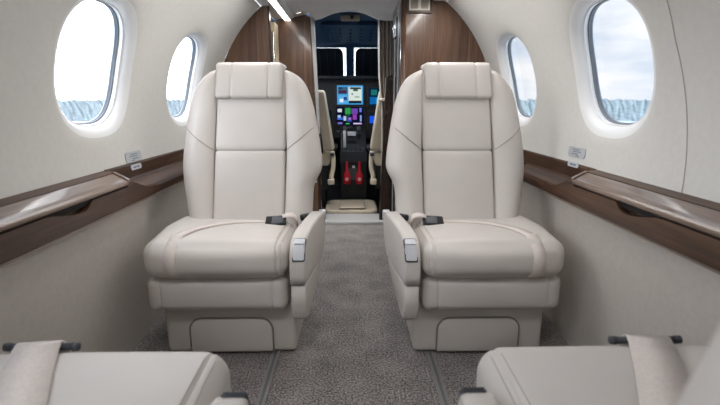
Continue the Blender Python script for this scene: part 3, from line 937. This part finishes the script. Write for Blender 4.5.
# moulded floor pan behind the sill
t = thing('floor_pan', 'beige moulded floor pan just beyond the metal sill', 'floor pan', (0, 3.42, .0))
rings = []
for (g, z) in ((0, .004), (.0, .040), (.012, .046), (.03, .044), (.05, .030), (.07, .026), (.12, .025)):
    rings.append([(x, y, z) for x, y in rrect(-.205+g, .185-g, -.185+g, .20-g, max(.012, .06-g*.4), 6)])
obj('pan_tray', loft(rings), M['pan'], t)
t2 = bmesh.new(); box(t2, -.10, .10, -.08, .16, .026, .05, .02, 3); obj('pan_hump', t2, M['pan'], t)

# pilot seats
def pilot(side, label):
    t = thing('pilot_seat', label, 'seat', (side*.345, 3.50, 0))
    S = -side    # inboard is S in x
    def lean(x, y, z): return (x*S, y-.10*(z-.4)/.5, z)
    def m(bm):
        if S < 0: bmesh.ops.reverse_faces(bm, faces=bm.faces[:])
        return bm
    sh = lambda x, z: x*(1.0-.30*(z-.48)/.42) if z > .48 else x
    bk = lambda x, y, z: ((sh(x, z)+.02)*S, y-.16*(z-.45)/.45, z)
    obj('back_shell', m(pad((-.19, -.06, .44), (.105, -.025, .90), .012, (6, 2, 8), (0, 0, 0), (), bk)), M['shell'], t)
    obj('backrest', m(pad((-.17, -.045, .46), (.188, .05, .91), .025, (8, 3, 8), (.0, .01, 0), (), bk)), M['cream'], t)
    ln = lambda x, y, z: (x*S, y, z)
    obj('seat_cushion', m(pad((-.19, -.02, .34), (.17, .40, .45), .03, (8, 8, 3), (0, 0, .01), (), ln)), M['cream'], t)
    obj('seat_frame', m(pad((-.16, .0, .15), (.16, .36, .34), .015, (3, 3, 3), (0, 0, 0), (), ln)), M['shell'], t)
    bm = bmesh.new(); box(bm, -.13, .13, .02, .34, .0, .155, .01); obj('pedestal', bm, M['black'], t, smooth=False)
    bm = bmesh.new(); box(bm, S*.205-.022, S*.205+.022, .0, .26, .455, .49, .012, 3); obj('armrest', bm, M['shell'], t)
    # harness strap hanging at the inboard side
    pts = [Vector((S*.192, -.05, .46)), Vector((S*.20, -.065, .40)), Vector((S*.198, -.07, .33)), Vector((S*.185, -.075, .27)), Vector((S*.19, -.075, .235))]
    obj('harness_strap', ribbon(smoothpath(pts, 4), [(1, .2, 0)]*17, .034, .006), M['cream'], t)
    bm = bmesh.new(); box(bm, S*.182-.026, S*.182+.026, -.09, -.06, .205, .25, .010, 3); obj('harness_pad', bm, M['cream'], t)
    bm = bmesh.new(); box(bm, S*.193-.016, S*.193+.016, -.080, -.055, .425, .450, .004); obj('harness_buckle', bm, M['charcoal'], t)
    return t
pilot(-1, 'cream pilot seat seen from behind at the left of the cockpit doorway')
pilot(1, 'cream pilot seat mostly hidden behind the curtain at right of the cockpit')

# curtain at the right of the doorway
t = thing('curtain', 'taupe pleated curtain drawn aside at the right of the cockpit doorway', 'curtain', (.215, 3.11, 0))
rings = []
n = 40
for i in range(15):
    z = 1.375-1.33*i/14
    f = i/14
    w = interp([(0, .044), (.28, .042), (.42, .030), (.6, .028), (1, .030)], f)
    xc = interp([(0, -.002), (.3, .004), (.45, .014), (1, .016)], f)
    front = []; back = []
    for k in range(n+1):
        u = k/n*2-1
        y = .018*math.sin(u*PI*3.5+.6*math.sin(f*3))+.004*math.sin(u*19+f*4)
        front.append((xc+u*w, y, z)); back.append((xc+u*w, y+.005, z))
    rings.append(front+back[::-1])
obj('cloth', loft(rings), M['curtain'], t)
bm = bmesh.new(); tube(bm, [(-.07, 0, 1.377), (.045, 0, 1.377)], .006, 10); obj('curtain_rail', bm, M['brushed'], t)
bm = bmesh.new(); disc_stack(bm, (.012, 0, .84), [(.036, -.012), (.041, -.010), (.041, .010), (.036, .012)], 20)
obj('tie_band', bm, M['curtain'], t)

# ------------------------------------------------------------------ outside
bm = bmesh.new()
N = 96
rings = []
for r in (20, 300, 1000, 6000, 40000):
    rings.append([(r*math.cos(2*PI*k/N), r*math.sin(2*PI*k/N), -30) for k in range(N)])
loft(rings, caps=False, bm=bm)
struct('ground', bm, M['water'])
bm = bmesh.new()
rings = []
N = 1400
rad = [900, 960, 1150, 1600, 2400, 3600]
for j, r in enumerate(rad):
    ring = []
    for k in range(N):
        a = 2*PI*k/N
        base = [-30, -27, -22, -11, 4, 24][j]
        h = 0
        if j: h = 1.2*math.sin(a*97+j)+random.uniform(-2.2, 2.2)*(1+.5*j)
        rr = r*(1+.01*math.sin(a*7))+random.uniform(-12, 12)*min(j, 1)
        ring.append((rr*math.cos(a), rr*math.sin(a), base+h*[0, .35, .5, .7, .9, 1][j]))
    rings.append(ring)
rings.append([(p[0]*1.02, p[1]*1.02, -30) for p in rings[-1]])
loft(rings, caps=False, bm=bm)
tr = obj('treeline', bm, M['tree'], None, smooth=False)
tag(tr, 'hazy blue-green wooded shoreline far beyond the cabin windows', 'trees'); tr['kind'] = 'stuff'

W = bpy.data.worlds.new('World'); bpy.context.scene.world = W; W.use_nodes = True
nt = W.node_tree; n = nt.nodes; l = nt.links
for q in list(n): n.remove(q)
out = n.new('ShaderNodeOutputWorld'); bg = n.new('ShaderNodeBackground'); l.new(bg.outputs[0], out.inputs[0])
tc = n.new('ShaderNodeTexCoord'); mp = n.new('ShaderNodeMapping'); mp.inputs['Scale'].default_value = (1.4, 1.4, 5.5)
l.new(tc.outputs['Generated'], mp.inputs['Vector'])
no = n.new('ShaderNodeTexNoise'); no.inputs['Scale'].default_value = 2.2; no.inputs['Detail'].default_value = 5; no.inputs['Roughness'].default_value = .55
l.new(mp.outputs[0], no.inputs['Vector'])
cr = n.new('ShaderNodeValToRGB'); e = cr.color_ramp.elements
e[0].position = .38; e[0].color = lin((206, 219, 236)); e[1].position = .60; e[1].color = lin((246, 248, 252))
l.new(no.outputs['Fac'], cr.inputs['Fac'])
sp = n.new('ShaderNodeSeparateXYZ'); l.new(tc.outputs['Generated'], sp.inputs[0])
# the sun side of the overcast sky (to the left) is brighter
mr = n.new('ShaderNodeMapRange'); mr.inputs['From Min'].default_value = -.6; mr.inputs['From Max'].default_value = .2
mr.inputs['To Min'].default_value = 8.5; mr.inputs['To Max'].default_value = 1.12
l.new(sp.outputs['X'], mr.inputs['Value']); l.new(mr.outputs[0], bg.inputs['Strength'])
l.new(cr.outputs['Color'], bg.inputs['Color'])

def area(name, loc, rot, sx, sy, power, col=(1, .99, .98), spread=PI):
    d = bpy.data.lights.new(name, 'AREA'); d.shape = 'RECTANGLE'; d.size = sx; d.size_y = sy
    d.energy = power; d.color = col; d.spread = spread
    o = bpy.data.objects.new(name, d); C.objects.link(o); o.location = loc; o.rotation_euler = rot
    return o
# the LED strips themselves
YM = (YB+2.5)/2
for s in (-1, 1):
    area('strip_lamp', (s*.405, 1.95, 1.328), (0, 0, 0), .03, .9, 2.9)
    area('strip_lamp', (s*.405, -1.45, 1.328), (0, 0, 0), .03, 1.9, .5)
area('doorway_lamp_and_fill', (-.325, 2.95, 1.335), (0, 0, 0), .04, .04, .4, (1, .94, .85), 1.3)
area('doorway_lamp_and_fill', (.0, 3.02, 1.385), (0, 0, 0), .06, .06, 1.1, (1, .96, .9), 1.1)  # added fill with no downlight of its own, brightens sill and vestibule floor
area('cockpit_fill', (.012, 3.25, 1.33), (0, 0, 0), .05, .05, 3.5, (.75, .88, 1))  # added bluish fill that lifts the dark cockpit
area('ceiling_fill', (0, 1.75, 1.385), (0, 0, 0), .30, 1.4, 1.3)  # added soft fill over the aisle, no fitting in the ceiling
for s in (-1, 1):
    v = Vector((s*.36, 1.45, .30))-Vector((s*.22, .42, 1.33))
    area('seat_fill', (s*.22, .42, 1.33), v.to_track_quat('-Z', 'Y').to_euler(), .16, .16, .40, (1, .985, .965), 1.0)  # added fill without a fixture, brightens the fronts of the facing seats

area('ceiling_fill', (0, -1.45, 1.385), (0, 0, 0), .30, 1.8, .7)  # the same added fill for the aft cabin
# daylight coming in at each cabin window: sampling portals for the sky
for s in (-1, 1):
    for yc in WINS[s]:
        a = S_C/R0
        p = area('window_portal', (s*.90*math.cos(a), yc, ZC+.90*math.sin(a)), (0, s*(PI/2+a) if s > 0 else -(PI/2+a), 0), .36, .30, 1)
        p.data.cycles.is_portal = True

# ------------------------------------------------------------------ camera
cam = bpy.data.cameras.new('Camera'); cam.sensor_width = 36; cam.lens = 22.5; cam.dof.use_dof = True; cam.dof.focus_distance = 1.9; cam.dof.aperture_fstop = 4.5; cam.clip_start = .02; cam.clip_end = 60000
co = bpy.data.objects.new('Camera', cam); C.objects.link(co)
TH = math.atan(99.5/450); YAW = math.atan(8*math.cos(TH)/450)
co.location = (0, 0, .82); co.rotation_euler = (PI/2-TH, 0, -YAW)
sc = bpy.context.scene; sc.camera = co
vs = sc.view_settings; vs.view_transform = 'Standard'; vs.look = 'None'; vs.gamma = 1; vs.use_curve_mapping = False
vs.exposure = .0
